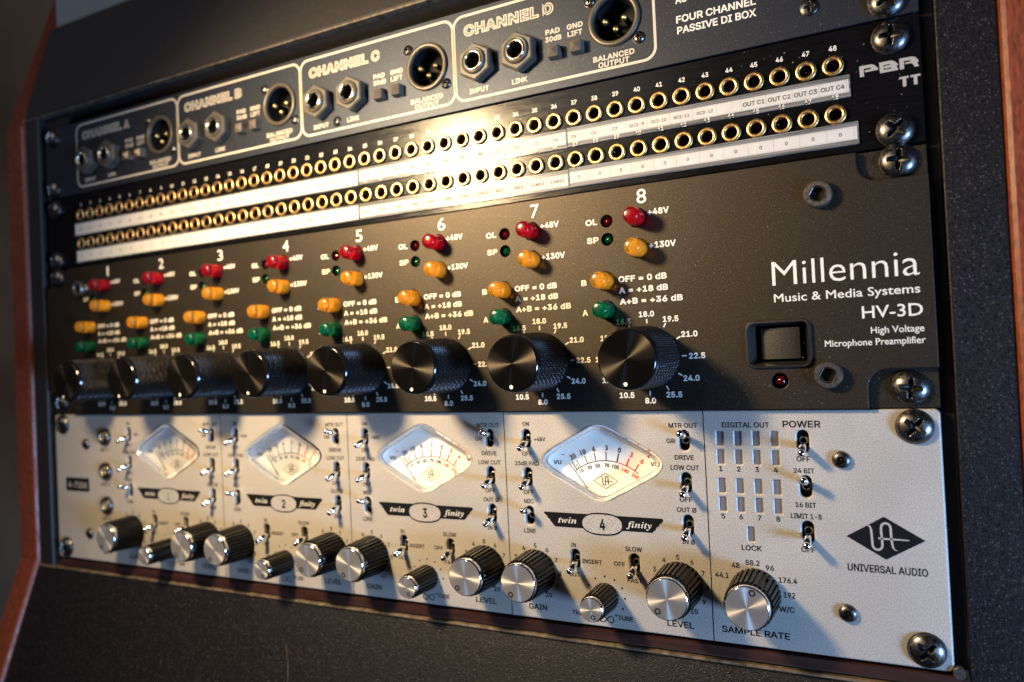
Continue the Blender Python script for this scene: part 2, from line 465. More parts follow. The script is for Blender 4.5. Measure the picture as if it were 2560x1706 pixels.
ME_SMALL = cross_screw('small_screw_mesh', 2.35, 1.5, MT['black_steel'])
mb = MB().lathe([(4.7, 0), (4.7, 3.4), (4.3, 3.9), (3.1, 3.9)], 40)
mb.lathe([(3.1, 3.9)] + [(2.55, 3.2), (2.45, .8), (0.01, .6)], 6)
hexv = MB().lathe([(4.75, 0), (4.75, 2.6), (4.35, 3.1), (2.9, 3.1), (2.75, 2.7)], 40)
hexv.lathe([(2.8, 2.75), (2.62, 2.6), (2.6, 1.6)], 6, smooth=False).lathe([(2.6, 1.6), (2.6, .5), (0.01, .4)], 6, 1, smooth=False)  # deep part of the hex socket coloured black in place of shade
ME_HEX = sharp(hexv.mesh('hex_socket_screw_mesh', [MT['gun_steel'], MT['bore']]), 40)
bs = MB().lathe([(3.15, 0), (3.1, .6), (2.7, 1.3), (2.0, 1.75), (1.35, 1.85), (1.25, 1.3), (1.2, .5), (0.01, .4)], 32)
bs.lathe([(.55, .4), (.5, 1.2), (.01, 1.3)], 12)
ME_BUTTON_SCREW = sharp(bs.mesh('button_head_screw_mesh', [MT['black_steel']]), 40)

YP = -0.07   # print film in front of a face

# ================================================================== 1. cabinet
cab = empty('rack_cabinet', 'dark rack cabinet with reddish wood edges that holds the four panels', 'equipment cabinet', (0, 0, -80))
CZ = -80
def cobj(name, mb, m, **k): return put(name, mb.mesh(name+'_mesh', m), cab, (0, 0, -CZ), **k)
PROF = [(-60, -165), (-1.0, -3.0), (-1.0, 272.0), (33.5, 372.0), (50, 420)]    # (y, z) of the front edge
def cheek(x0, x1, dy, m, bev):
    """side board: front edge follows PROF, inner-front arris softened by bev"""
    mb = MB(); s = 1 if x0 > 0 else -1
    prof = [(y+dy, z) for y, z in PROF]
    xi, xo = (x0, x1)
    rows = []
    for y, z in prof:
        rows.append([(xi, 160, z), (xi, y+bev, z), (xi+(bev*.35 if xo > xi else -bev*.35), y+bev*.3, z), (xi+(bev if xo > xi else -bev), y, z), (xo-(bev if xo > xi else -bev), y, z), (xo, y+bev, z), (xo, 160, z)])
    k = len(rows[0]); vs = [p for r in rows for p in r]
    fs = [(j*k+i, j*k+i+1, (j+1)*k+i+1, (j+1)*k+i) for j in range(len(rows)-1) for i in range(k-1)]
    mb.add(vs, fs, 0); return mb
cobj('side_panel', cheek(-260.2, -279.2, -1.5, None, 2.0), [MT['wood']], label='reddish wood side panel with a bent front edge, at the far left')
cobj('side_panel', cheek(263.4, 283.0, -1.5, None, 2.0), [MT['wood']], label='reddish wood side panel beside the dark board, at the right')
PROF = [(-1.0, -5.5), (-1.0, 274.8)]
cobj('inner_board', cheek(-246.4, -260.0, 0.0, None, 1.0), [MT['cab_black']])
PROF = [(-60, -165), (-1.0, -3.0), (-1.0, 272.0), (33.5, 372.0), (50, 420)]
cobj('inner_board', cheek(245.6, 263.2, 0.0, None, .45), [MT['pad_black']])
for s in (-1, 1):
    mb = MB().box(min(s*222, s*245.3), max(s*222, s*245.3), 3.4, 5.4, 0.5, 274)
    put('rack_rail', mb.mesh('rack_rail_mesh', [MT['rail']]), cab, (0, 0, -CZ))
# lower shelf, sloping out towards the viewer
def slab(x0, x1, a, b, t, name, m, bev=.8, **k):
    """board whose front face runs from a=(y,z) top to b=(y,z) bottom, thickness t inwards"""
    A = Vector(a); B = Vector(b); d = (B-A).normalized(); n = Vector((-d.y, d.x))
    if n.x < 0: n = -n
    mb = MB()
    pr = [A+n*t, A+n*bev, A+d*bev, B-d*bev, B+n*bev, B+n*t]
    vs = [(x, p.x, p.y) for x in (x0, x1) for p in pr]; q = len(pr)
    fs = [(i, i+1, q+i+1, q+i) for i in range(q-1)]
    mb.add(vs, fs, 0); mb.add(vs, [tuple(range(q)), tuple(range(q, 2*q))], 0)
    return cobj(name, mb, m, **k)
slab(-260, 245.4, (-1.9, -6.9), (-58, -165), 16, 'lower_board', [MT['pad_black']], .5, label='grained dark lower board under the silver unit')
mb = MB().add([(x, y, z) for x in (-259, 245.4) for y, z in ((1.5, -5.6), (-1.4, -5.75), (-1.9, -6.15), (-1.9, -6.6))], [(0, 1, 5, 4), (1, 2, 6, 5), (2, 3, 7, 6)], 0)
cobj('board_edge', mb, [MT['bright_edge']], label='thin edge of the lower board, coloured as if catching light')
mb = MB().box(-240, 244.5, -.6, 18, -4.7, -.9)
cobj('trim_strip', mb, [MT['wood_dark']], label='dark reddish trim strip right under the silver unit')
mb = MB().tube((242.4, -1.1, .5), (242.4, 4, .5), 1.9, 1.9, 20)
cobj('end_cap', mb, [MT['gun_steel']])
# upper board, sloping back
slab(-260, 245.4, (17.6, 342), (-1.2, 276.6), 16, 'upper_board', [MT['upper_black']], .9, label='dark sloping board above the top panel')
mb = MB().box(-259, 245.4, -1.35, 3, 275.4, 276.2)
cobj('board_edge', mb, [MT['bright_edge']], label='thin light edge under the upper board')
# box behind the rails so no light comes through
mb = MB().box(-245.3, 245.3, 60, 62, -6, 276)
cobj('back_panel', mb, [MT['hole']])

wall = put('wall', MB().box(-4500, 1400, 900, 920, -900, 1500).mesh('wall_mesh', [MT['wall']]), kind='structure')
mb = MB()
A, B_, C_, D_ = (-262, 40, 352), (120, 40, 352), (120, 130, 470), (-262, 130, 470)
mb.box(-256, 200, 19.5, 48, 343, 460)
gp = put('equipment_case', mb.mesh('equipment_case_mesh', [MT['greycard']]), None, label='blurred grey case above the dark upper board at the top left', category='case')

# ================================================================== 2. direct injection box (top unit)
di = empty('direct_box_unit', 'blue-black one-space panel with four framed channels and round sockets, topmost in the rack', 'rack unit', (0, 0, 222.25))
def dput(name, me, x=0, z=0, y=0, parent=None, **k):
    if parent: return put(name, me, parent, (x, y, z), **k)
    return put(name, me, di, (x, y, z-222.25), **k)
CX = [-180.0+89.7*i for i in range(4)]    # channel reference: left jack at +71.6-89.1
XJ = [71.6-89.7*(3-i) for i in range(4)]; XL = [92.2-89.7*(3-i) for i in range(4)]
XX = [134.3-89.7*(3-i) for i in range(4)]
outl = [rrect(-241.3, 241.3, 222.6, 266.5, .8, 3)]
for i in range(4):
    outl += [circ(XJ[i], 241, 5.6), circ(XL[i], 241, 5.6), circ(XX[i], 245.7, 9.6, 40)]
dput('faceplate', plate('di_faceplate_mesh', outl, 0, 3.0, [MT['di_panel']], .25), 0, 222.25*0+222.25).location.z = -222.25*MMS
# channel frames
bx = [-210.3, -120.6, -31.0, 58.8+.1, 150.8]
for i in range(4):
    x0, x1 = bx[i]+.0, bx[i+1]-.0
    ol = [rrect(x0, x1+.45, 225.9, 264.6, 5.2, 7), rrect(x0+1.1, x1-.65, 227.0, 263.5, 4.2, 7)]
    me = plate('channel_frame_mesh', ol, YP, 0, [MT['print_di']])
    dput('channel_frame', me, 0, 0).location = (0, 0, -222.25*MMS)
nut = MB().lathe([(8.4, 0), (8.4, 4.3), (7.7, 4.9), (5.6, 4.9)], 6, smooth=False)
for k in range(0): pass
ME_NUT = nut.mesh('hex_nut_mesh', [MT['nut_grey']])
ME_NUT.transform(Matrix.Rotation(PI/6, 4, 'Y'))
ME_RING = sharp(MB().lathe([(5.75, 4.6), (5.7, 5.6), (5.2, 6.1), (4.7, 6.0), (4.45, 5.6)], 36).mesh('jack_collar_mesh', [MT['nut_grey']]), 50)
ME_JR = MB().lathe([(4.5, 5.3), (4.35, 6.2), (3.75, 6.35), (3.35, 5.9), (3.25, 4.5), (3.2, -6)], 36).mesh('metal_ring_mesh', [MT['nickel']])
ME_JB = MB().lathe([(3.19, 4.2), (3.19, -8), (.01, -8)], 24).mesh('socket_bore_mesh', [MT['bore']])
pb = MB().add([(-2.6, 0, -2.6), (2.6, 0, -2.6), (2.6, 0, 2.6), (-2.6, 0, 2.6), (-2.3, -3.6, -2.3), (2.3, -3.6, -2.3), (2.3, -3.6, 2.3), (-2.3, -3.6, 2.3), (0, -5.4, 0)],
              [(0, 1, 5, 4), (1, 2, 6, 5), (2, 3, 7, 6), (3, 0, 4, 7), (4, 5, 8), (5, 6, 8), (6, 7, 8), (7, 4, 8)])
ME_PYR = pb.mesh('push_button_mesh', [MT['pyramid']])
ME_XR = sharp(MB().lathe([(10.9, 0), (10.9, .9), (10.5, 1.3), (9.2, 1.3), (8.85, .9), (8.72, -.6)], 56).mesh('xlr_shell_mesh', [MT['xlr_rim']]), 50)
ME_XI = MB().lathe([(8.7, -.4), (8.69, -9), (.01, -9)], 48).mesh('xlr_insert_mesh', [MT['xlr_black']])
xt = MB().box(-1.6, 1.6, -1, 9, -8.7, -6.9)
pn = MB().lathe([(.01, .3), (.7, .1), (1.1, -.4), (1.2, -1.5)], 16, 0).lathe([(1.2, -1.5), (1.2, -10)], 16, 1)  # gold tip; shaft coloured black to paint the shade inside the socket
ME_PIN = sharp(pn.mesh('contact_pin_mesh', [MT['gold'], MT['xlr_black']]), 70)
for i in range(4):
    for x in (XJ[i], XL[i]):
        j = dput('jack_socket', ME_NUT, x, 241.0)
        put('collar', ME_RING, j); put('metal_ring', ME_JR, j); put('bore', ME_JB, j)
    for x in (108.4, 118.5):
        dput('push_button', ME_PYR, x-89.7*(3-i), 237.6)
    xl = dput('output_connector', ME_XR, XX[i], 245.7)
    put('insert', ME_XI, xl)
    for px, pz in ((-4.0, .2), (4.0, .2), (.3, -3.7)): put('contact_pin', ME_PIN, xl, (px, 0, pz))
    for s in (1, -1):
        dput('connector_screw', ME_SMALL, XX[i]+9.9*s, 245.7-9.7*s)
    mb = MB(); dx = -89.7*(3-i)
    # outlined channel name
    for s_, a, b in (('CHANNEL', 64.6, 101.4), ('ABCD'[i], 103.2, 108.2)):
        text(mb, s_, a+dx, b+dx, 255.1, 5.1, 'outline', 0)
    text(mb, 'PAD', 104.1+dx, 110.6+dx, 246.3, 2.2, 'bold'); text(mb, '30dB', 103.8+dx, 111.2+dx, 243.2, 2.2, 'bold')
    text(mb, 'GND', 113.8+dx, 120.9+dx, 246.3, 2.2, 'bold'); text(mb, 'LIFT', 114.0+dx, 120.5+dx, 243.2, 2.2, 'bold')
    text(mb, 'BALANCED', 124.7+dx, 142.1+dx, 230.2, 2.3, 'bold'); text(mb, 'OUTPUT', 126.8+dx, 139.9+dx, 227.4, 2.3, 'bold')
    text(mb, 'INPUT', 66.3+dx, 76.0+dx, 228.9, 2.2, 'bold'); text(mb, 'LINK', 87.4+dx, 94.8+dx, 228.9, 2.2, 'bold')
    dput('lettering', mb.mesh('di_channel_lettering', [MT['print_di'], MT['di_panel']]), 0, 0).location = (0, YP*MMS, -222.25*MMS)
mb = MB()
text(mb, 'AC', 159.3, 163.9, 245.6, 3.0, 'semi'); text(mb, 'FOUR CHANNEL', 159.3, 189.0, 238.0, 2.8, 'semi'); text(mb, 'PASSIVE DI BOX', 159.5, 189.0, 233.7, 2.8, 'semi')
dput('lettering', mb.mesh('di_title_lettering', [MT['print_white']]), 0, 0).location = (0, YP*MMS, -222.25*MMS)
for x, z in ((-8.3, 230.3), (207.2, 232.2)): dput('panel_screw', ME_SMALL if x < 0 else cross_screw('panel_screw_mesh', 3.0, .9, MT['black_steel']), x, z)
def rack_screws(unit, uz, xs, zs, y=0):
    for x in xs:
        for z in zs:
            put('mounting_screw', ME_RACK, unit, (x, y, z-uz), rot=(0, random.uniform(0, 1.5), 0))
rack_screws(di, 222.25, (-233, 231.8), (228.4, 260.3))
ear = rrect(222.5, 239.8, 224.6, 232.2, 3.6, 6)
put('mounting_slot', plate('slot_mesh', [ear], -.03, 0, [MT['hole']]), di, (0, 0, -222.25))

# ================================================================== 3. patch bay
pb_ = empty('patch_bay', 'black patch bay with two rows of brass sockets above white label strips', 'patch bay', (0, 0, 177.8))
JX = [213.9-8.982*(47-k) for k in range(48)]
R1, R2 = 209.45, 192.1
outl = [rrect(-241.3, 241.3, 178.2, 221.9, .8, 3)]
for x in JX:
    outl += [circ(x, R1, 2.9, 20), circ(x, R2, 2.9, 20)]
def pput(name, me, x=0, z=177.8, y=0, **k): return put(name, me, pb_, (x, y, z-177.8), **k)
pput('faceplate', plate('patch_faceplate_mesh', outl, .25, 2.5, [MT['pbr_panel']], .2), 0, 0)
ME_TR = MB().lathe([(3.55, 0), (3.55, .6), (3.42, .82), (2.35, .86), (2.2, .65), (2.1, -.2), (2.08, -7)], 32).mesh('brass_socket_mesh', [MT['brass']])
for p in ME_TR.polygons:
    if abs(p.normal.y) < .25 and p.center.y > 0: p.material_index = 1
ME_TR.materials.append(MT['brass_in'])
ME_TB = MB().lathe([(2.09, -2.5), (2.09, -8), (.01, -8)], 20).mesh('bore_mesh', [MT['bore']])
for row, z in ((0, R1), (1, R2)):
    for x in JX:
        j = pput('patch_socket', ME_TR, x, z)
        put('bore', ME_TB, j)
mbn = [MB(), MB()]
for k in range(48):
    s = str(k+1)
    text(mbn[0], s, JX[k]+.15, None, 215.0, 1.8, 'semi', 0, aspect=.92)
    text(mbn[1], s, JX[k]+.15, None, 197.5, 1.7, 'semi', 0, aspect=.92)
pput('number_row', mbn[0].mesh('number_row_mesh', [MT['print_white']]), 0, 0, YP+.25)
pput('number_row', mbn[1].mesh('number_row_mesh', [MT['print_white']]), 0, 0, -.62)
# label strips: clear channel, paper, printed text
upper = {37: 'C5', 38: 'C6', 39: 'C7', 40: 'GC2-9', 41: 'GC2-10', 42: 'GC2-11', 43: 'GC2-12', 44: '', 45: 'OUT C1', 46: 'OUT C2', 47: 'OUT C3', 48: 'OUT C4',
         36: 'C4', 35: 'C3', 34: 'C2', 33: 'C1', 32: 'B8', 31: 'B7', 30: 'B6', 29: 'B5', 28: 'B4', 27: 'B3', 26: 'B2', 25: 'B1'}
lower = {36: '12M12', 35: '12M11', 34: 'MIL8', 33: 'MIL7', 32: '12M10', 31: '12M9', 30: '12M8', 29: '12M7', 28: '12M6', 27: '12M5', 26: 'UAD4', 25: 'UAD3'}
def strip(x0, x1, zc0, zc1, zp0, zp1, cells, pitch, yb, name):
    ch = pput('label_channel', MB().box(x0, x1, -.35+yb, .25, zc0, zc1).mesh('label_channel_mesh', [MT['clear_dark']]), 0, 177.8*0+0)
    # raised lips of the channel
    pa = put('paper_label', MB().box(x0+.15, x1-.5, -.42+yb, -.36+yb, zp0, zp1).mesh('paper_label_mesh', [MT['paper']]), ch)
    lp = MB().box(x0, x1, -.62+yb, -.36+yb, zc1-.55, zc1-.15).box(x0, x1, -.62+yb, -.36+yb, zc0+.15, zc0+.55)
    put('channel_lip', lp.mesh('channel_lip_mesh', [MT['clear_dark']]), ch)
    mb = MB()
    for k, s in cells.items():
        if s and x0 < JX[k-1]+pitch[1] < x1:
            cx = JX[k-1]+pitch[1]
            wid = len(s)
            if s.startswith('OUT'): text(mb, s, cx-3.9, cx+3.9, (zp0+zp1)/2-.75, 1.65, 'semi', 0)
            elif len(s) >= 5: text(mb, s, cx-3.1, cx+3.1, (zp0+zp1)/2-.6, 1.25, 'reg', 0)
            else: text(mb, s, cx, None, (zp0+zp1)/2-.6, 1.3, 'reg', 0)
    for k in range(48):
        bxx = JX[k]+pitch[1]+4.5
        if x0 < bxx < x1-1 and pitch[0]:
            n = 9
            for q in range(n):
                zz = zp0+(zp1-zp0)*(q+.5)/n
                line(mb, (bxx, zz-.12), (bxx, zz+.12), .14, 0)
    if pitch[0]:
        q = x0+1
        while q < x1-1:
            line(mb, (q, zp0+.25), (q+.3, zp0+.25), .1, 0); line(mb, (q, zp1-.25), (q+.3, zp1-.25), .1, 0); q += .75
    put('label_text', mb.mesh('label_text_mesh', [MT['ink_grey']]), ch, (0, -.46+yb, 0))
leftu = {k: ('A%d' % k if k < 9 else 'IN %d' % (k-8)) for k in range(1, 24)}; leftu[24] = '0'
leftl = {k: '0' for k in range(1, 25)}; leftl.update({17: 'LINE', 18: 'LINE', 19: 'LINE', 20: 'LINE', 21: 'LINE', 22: 'LINE'})
up_a = {k: v for k, v in upper.items() if k <= 36}; up_b = {k: v for k, v in upper.items() if k > 36}
strip(-213.7, 3.1, 197.0, 204.9, 197.6, 204.2, leftu, (0, .3), 0, 'a')
strip(3.5, 111.6, 197.3, 205.2, 198.9, 204.1, up_a, (1, .3), 0, 'b')
strip(111.9, 219.1, 197.6, 205.5, 199.3, 203.8, up_b, (1, -.5), 0, 'c')
lo_a = {k: v for k, v in lower.items()}; lo_b = {k: '0' for k in range(37, 49)}
strip(-212.8, 2.8, 180.6, 188.4, 181.2, 187.6, leftl, (0, .3), 0, 'd')
strip(3.2, 111.7, 180.6, 188.3, 181.6, 186.6, lo_a, (1, .3), 0, 'e')
strip(112.0, 221.0, 180.7, 188.7, 182.4, 187.0, lo_b, (1, 1.2), 0, 'f')
for o in pb_.children:
    if o.name.startswith('label_channel'): o.location.z = -177.8*MMS
mb = MB()
PB = [[[(222.2, 207.6), (226.0, 207.6), (227.1, 207.1), (228.1, 205.8), (228.0, 205.3), (224.0, 205.2), (223.9, 205.9), (225.8, 206.0), (226.0, 206.5), (223.6, 206.5), (223.6, 203.8), (222.3, 203.8)]],
      [[(228.4, 207.6), (232.2, 207.6), (233.2, 207.1), (234.2, 206.0), (234.3, 205.5), (233.6, 205.5), (234.2, 204.4), (234.2, 203.9), (228.6, 203.9)], [(229.8, 206.5), (231.8, 206.5), (231.9, 206.2), (230.0, 206.1), (230.0, 205.2), (232.1, 205.2), (232.2, 204.85), (229.8, 204.8)]],
      [[(234.6, 207.6), (238.4, 207.6), (239.6, 207.1), (240.4, 205.9), (240.3, 205.3), (239.9, 205.3), (240.4, 204.1), (240.3, 203.9), (239.2, 203.9), (238.5, 205.2), (237.9, 205.4), (236.4, 205.4), (236.3, 205.95), (237.9, 206.0), (238.1, 206.5), (236.0, 206.5), (236.0, 203.85), (234.7, 203.85)]],
      [[(234.3, 201.3), (237.2, 201.3), (237.2, 200.6), (236.4, 200.6), (236.4, 197.9), (235.3, 197.9), (235.3, 200.6), (234.3, 200.6)]],
      [[(237.7, 201.3), (240.7, 201.3), (240.7, 200.6), (239.75, 200.6), (239.75, 197.9), (238.65, 197.9), (238.65, 200.6), (237.7, 200.6)]]]
for ol in PB:
    me = plate('t', ol, 0, 0, [MT['print_grey']])
    mb.add([(v.co.x*1000, v.co.y*1000, v.co.z*1000) for v in me.vertices], [tuple(p.vertices) for p in me.polygons])
    bpy.data.meshes.remove(me)
pput('logo_print', mb.mesh('logo_print_mesh', [MT['print_grey']]), 0, 0, YP+.25)
rack_screws(pb_, 177.8, (-232.5, 232.3), (215.5, 183.6))

# ================================================================== 4. eight-channel preamp (black)
YH = -2.3
def hx(x): return x+(228.5-x)*2.3/289
def hz(z): return z+(112.8-z)*2.3/289
hv = empty('black_preamp', 'charcoal two-space preamplifier panel with eight black knobs and coloured buttons', 'microphone preamplifier', (0, 0, 88.9))
def hput(name, me, x=0, z=0, y=YH, **k): return put(name, me, hv, (x, y, z-88.9), **k)
KX = [hx(141.75-46.72*(7-i)) for i in range(8)]; KZ = hz(109.3)
outl = [[(-239.5, 88.5), (219.6, 88.5), (219.6, 95.6)] + [(219.6+6.6-6.6*math.cos(a), 95.6+6.6*math.sin(a)) for a in [math.radians(d) for d in (15, 30, 45, 60, 75, 90)]] +
        [(241.3, 102.2), (241.3, 166.8), (226.2, 166.8)] + [(226.2-6.6*math.sin(a), 173.4-6.6*math.cos(a)) for a in [math.radians(d) for d in (15, 30, 45, 60, 75, 90)]] +
        [(219.6, 177.4), (-219.6, 177.4), (-219.6, 173.4), (-221.5, 168.7), (-226.2, 166.8), (-241.3, 166.8), (-241.3, 102.2), (-226.2, 102.2), (-221.5, 100.3), (-219.6, 95.6), (-219.6, 88.5)]]
outl[0][0] = (-219.6, 88.5); outl[0].pop()
BT = [(-1.95, 164.9, 'b_red'), (-1.95, 152.6, 'b_orange'), (-16.35, 140.8, 'b_orange'), (-16.35, 129.0, 'b_green')]
for i in range(8):
    for dx, z, _ in BT: outl.append(circ(KX[i]+dx, hz(z), 3.85, 24))
    for z in (165.0, 157.6): outl.append(circ(KX[i]-14.6, hz(z), 2.5, 20))
outl.append(rrect(hx(180.2), hx(201.2), hz(104.4), hz(120.2), 2.6, 5))
outl.append(circ(hx(190.6), hz(98.7), 2.9, 20))
hput('faceplate', plate('preamp_faceplate_mesh', outl, 0, 2.6, [MT['hv_panel']], .22), 0, 0)
# thin ears behind the corner pockets
ear = MB()
ear.box(-13.6, 13.6, .35, 3, -8, 8)
ME_EAR = ear.mesh('mounting_ear_mesh', [MT['hv_panel']])
for s in (-1, 1):
    for zc in (96.6, 169.3): hput('mounting_ear', ME_EAR, s*227.6, zc, 0)
def knurled_knob():
    n, k = 336, 96; R0, R1 = 12.25, 11.6; H = 25.6
    vs = []; fs = []
    for j in range(k+1):
        h = .6+(H-.6)*j/k
        for i in range(n):
            t = 2*PI*i/n
            a = 42*t/(2*PI)/2*2/2; b = h/3.4
            g = min(abs(((2*a+2*b) % 1)-.5), abs(((2*a-2*b) % 1)-.5))      # crossing grooves
            r = R0+(R1-R0)*h/H - .62*max(0, 1-g*3.2)*(0 if j in (0, k) else 1)
            vs.append((r*math.cos(t), -h, r*math.sin(t)))
    for j in range(k):
        for i in range(n): fs.append((j*n+i, j*n+(i+1) % n, (j+1)*n+(i+1) % n, (j+1)*n+i))
    return MB().add(vs, fs, 0, False).lathe([(12.25, .6), (12.0, 0)], 84)
ME_KN = knurled_knob().mesh('knurled_knob_mesh', [MT['knob_black']])
ME_KR = sharp(MB().lathe([(11.6, 25.6), (11.3, 26.2), (10.75, 27.2), (10.5, 27.3)], 72).mesh('knob_chamfer_mesh', [MT['knob_rim']]), 50)
fc = MB()
fv = [(0, -27.3, 0)]; ff = []
rings = [r*10.5/6 for r in range(1, 7)]
for r in rings:
    for i in range(72): fv.append((r*math.cos(2*PI*i/72), -27.3, r*math.sin(2*PI*i/72)))
for i in range(72): ff.append((0, 1+i, 1+(i+1) % 72))
for j in range(5):
    for i in range(72): ff.append((1+j*72+i, 1+(j+1)*72+i, 1+(j+1)*72+(i+1) % 72, 1+j*72+(i+1) % 72))
ME_KF = fc.add(fv, ff).mesh('knob_face_mesh', [MT['knob_face']])
ME_DOT = MB().disc(.78, 27.36, 16).mesh('pointer_dot_mesh', [MT['print_white']])
VALS = ['8.0', '10.5', '12.0', '13.5', '15.0', '16.5', '18.0', '19.5', '21.0', '22.5', '24.0', '25.5']
def button():
    return MB().lathe([(3.6, -3), (3.55, 2), (3.4, 6.6), (3.25, 8.0), (2.95, 8.75), (2.45, 9.1), (1.2, 9.25), (.01, 9.3)], 32)
ME_B = {k: sharp(button().mesh('button_mesh', [MT[k]]), 70) for k in ('b_red', 'b_orange', 'b_green')}
MT['core'] = None
ME_CORE = {k: MB().lathe([(2.3, -3), (2.3, 3.6), (1.9, 4.0), (.01, 4.1)], 20).mesh('lamp_core_mesh', [mat(k+'_core', c, .5)]) for k, c in (('b_red', (.75, .03, .06)), ('b_orange', (1.0, .72, .20)), ('b_green', (.02, .42, .27)))}
ME_LED = {k: MB().lathe([(1.9, -4), (1.9, -.8), (1.5, .1), (.8, .55), (.01, .7)], 20).mesh('led_mesh', [MT[k]]) for k in ('l_red', 'l_green')}
ME_WELL = MB().lathe([(3.9, -.3), (3.9, -6), (.01, -6)], 24).mesh('well_mesh', [MT['well']])
ME_WELL2 = MB().lathe([(2.55, -.3), (2.55, -4.5), (.01, -4.5)], 24).mesh('well_mesh', [MT['well']])
for i in range(8):
    kx = KX[i]
    kn = hput('gain_knob', ME_KN, kx, KZ)
    put('chamfer', ME_KR, kn); put('turned_face', ME_KF, kn)
    a = math.radians([196, 190, 188, 187, 186, 185, 184, 185][i]); put('pointer_dot', ME_DOT, kn, (9.15*math.sin(a), 0, 9.15*math.cos(a)))
    for dx, z, c in BT:
        b = hput({'b_red': 'red_button', 'b_orange': 'amber_button', 'b_green': 'green_button'}[c], ME_B[c], kx+dx, hz(z))
        put('button_well', ME_WELL, b); put('lamp_core', ME_CORE[c], b)
    for z, c, nm in ((165.0, 'l_red', 'red_indicator'), (157.6, 'l_green', 'green_indicator')):
        l = hput(nm, ME_LED[c], kx-14.6, hz(z), YH+1.2); put('indicator_well', ME_WELL2, l, (0, -1.2, 0))
    mb = MB(); o = kx-hx(141.75)
    f = lambda x: hx(x)+o
    text(mb, str(i+1), f(140.0) if i else f(141.2), f(144.0) if i else f(142.9), hz(170.4), 5.6, 'gill')
    for s_, a_, b_, z_, h_ in (('OL', 118.0, 123.0, 164.1, 2.4), ('SP', 118.2, 123.3, 156.7, 2.4), ('+48V', 144.2, 152.8, 165.4, 2.45), ('+130V', 144.2, 154.9, 152.2, 2.45),
                              ('B', 114.9, 117.2, 139.7, 2.4), ('A', 114.8, 117.2, 127.4, 2.4), ('OFF = 0 dB', 130.9, 150.6, 139.85, 2.4), ('A = +18 dB', 130.9, 150.9, 135.4, 2.4), ('A+B = +36 dB', 131.0, 156.5, 130.9, 2.4)):
        text(mb, s_, f(a_), f(b_), hz(z_), h_, 'bold')
    for k, s_ in enumerate(VALS):
        t = PI+k*PI/6; sx, cz = math.sin(t), math.cos(t)
        line(mb, (kx+13.2*sx, KZ+13.2*cz), (kx+15.0*sx, KZ+15.0*cz), .5)
        rx, rz = 19.0, 16.9
        if k == 6: rz = 17.1
        text(mb, s_, kx+rx*sx*1.0+(.0), None, KZ+rz*cz-1.15, 2.25, 'bold')
    hput('lettering', mb.mesh('preamp_channel_lettering', [MT['print_white']]), 0, 0, YH+YP)
mb = MB()
for s_, a_, b_, z_, h_, st in (('Millennia', 189.7, 237.3, 133.5, 8.6, 'thin'), ('Music & Media Systems', 190.0, 237.1, 127.5, 2.95, 'gill'), ('HV-3D', 218.9, 237.6, 119.8, 4.2, 'gill'),
                              ('High Voltage', 221.4, 237.7, 114.4, 2.3, 'gill'), ('Microphone Preamplifier', 206.4, 237.9, 110.4, 2.3, 'gill')):
    text(mb, s_, hx(a_), hx(b_), hz(z_), h_, st)
hput('title_lettering', mb.mesh('preamp_title_mesh', [MT['print_white']]), 0, 0, YH+YP)
# power rocker with bevelled bezel
x0, x1, z0, z1 = hx(179.0), hx(202.2), hz(103.4), hz(121.1)
def loop(x0, x1, z0, z1, r, y, n=6): return [(a, y, b) for a, b in rrect(x0, x1, z0, z1, r, n)]
mb = MB(); L0 = [loop(x0, x1, z0, z1, 3, 0), loop(x0+.3, x1-.3, z0+.3, z1-.3, 2.8, -1.1), loop(x0+1.0, x1-1.0, z0+1.0, z1-1.0, 2.4, -1.2), loop(x0+3.2, x1-2.2, z0+2.3, z1-1.9, .8, 3.2), loop(x0+3.2, x1-2.2, z0+2.3, z1-1.9, .8, 9)]
k = len(L0[0]); vs = [p for l in L0 for p in l]
mb.add(vs, [(j*k+i, j*k+(i+1) % k, (j+1)*k+(i+1) % k, (j+1)*k+i) for j in range(4) for i in range(k)])
rk = hput('power_switch', mb.mesh('switch_bezel_mesh', [MT['switch']]), 0, 0)
rx0, rx1, rz0, rz1 = x0+5.0, x1-4.2, z0+3.3, z1-3.0
vs = []
for zz in (rz0, rz1):
    for q in range(9):
        t = q/8; vs.append((rx0+(rx1-rx0)*t, 3.6-2.6*t+1.4*4*(t-.5)**2*.5-.4, zz))
    vs += [(rx1, 9, zz), (rx0, 9, zz)]
mb = MB().add(vs, [(i, i+1, 11+i+1, 11+i) for i in range(10)] + [tuple(range(11)), tuple(range(11, 22))])
put('rocker', mb.mesh('rocker_mesh', [MT['rocker']]), rk)
l = hput('red_indicator', ME_LED['l_red'], hx(190.9), hz(98.7), YH+1.0); put('indicator_well', ME_WELL2, l, (-.2, -.8, 0))
for x, z in ((207.0, 164.3), (207.3, 100.6), (-207, 164.3), (-207.3, 100.6)): hput('socket_screw', ME_HEX, x, z)
rack_screws(hv, 88.9, (-233, 232.6), (95.4, 173.0), .35)

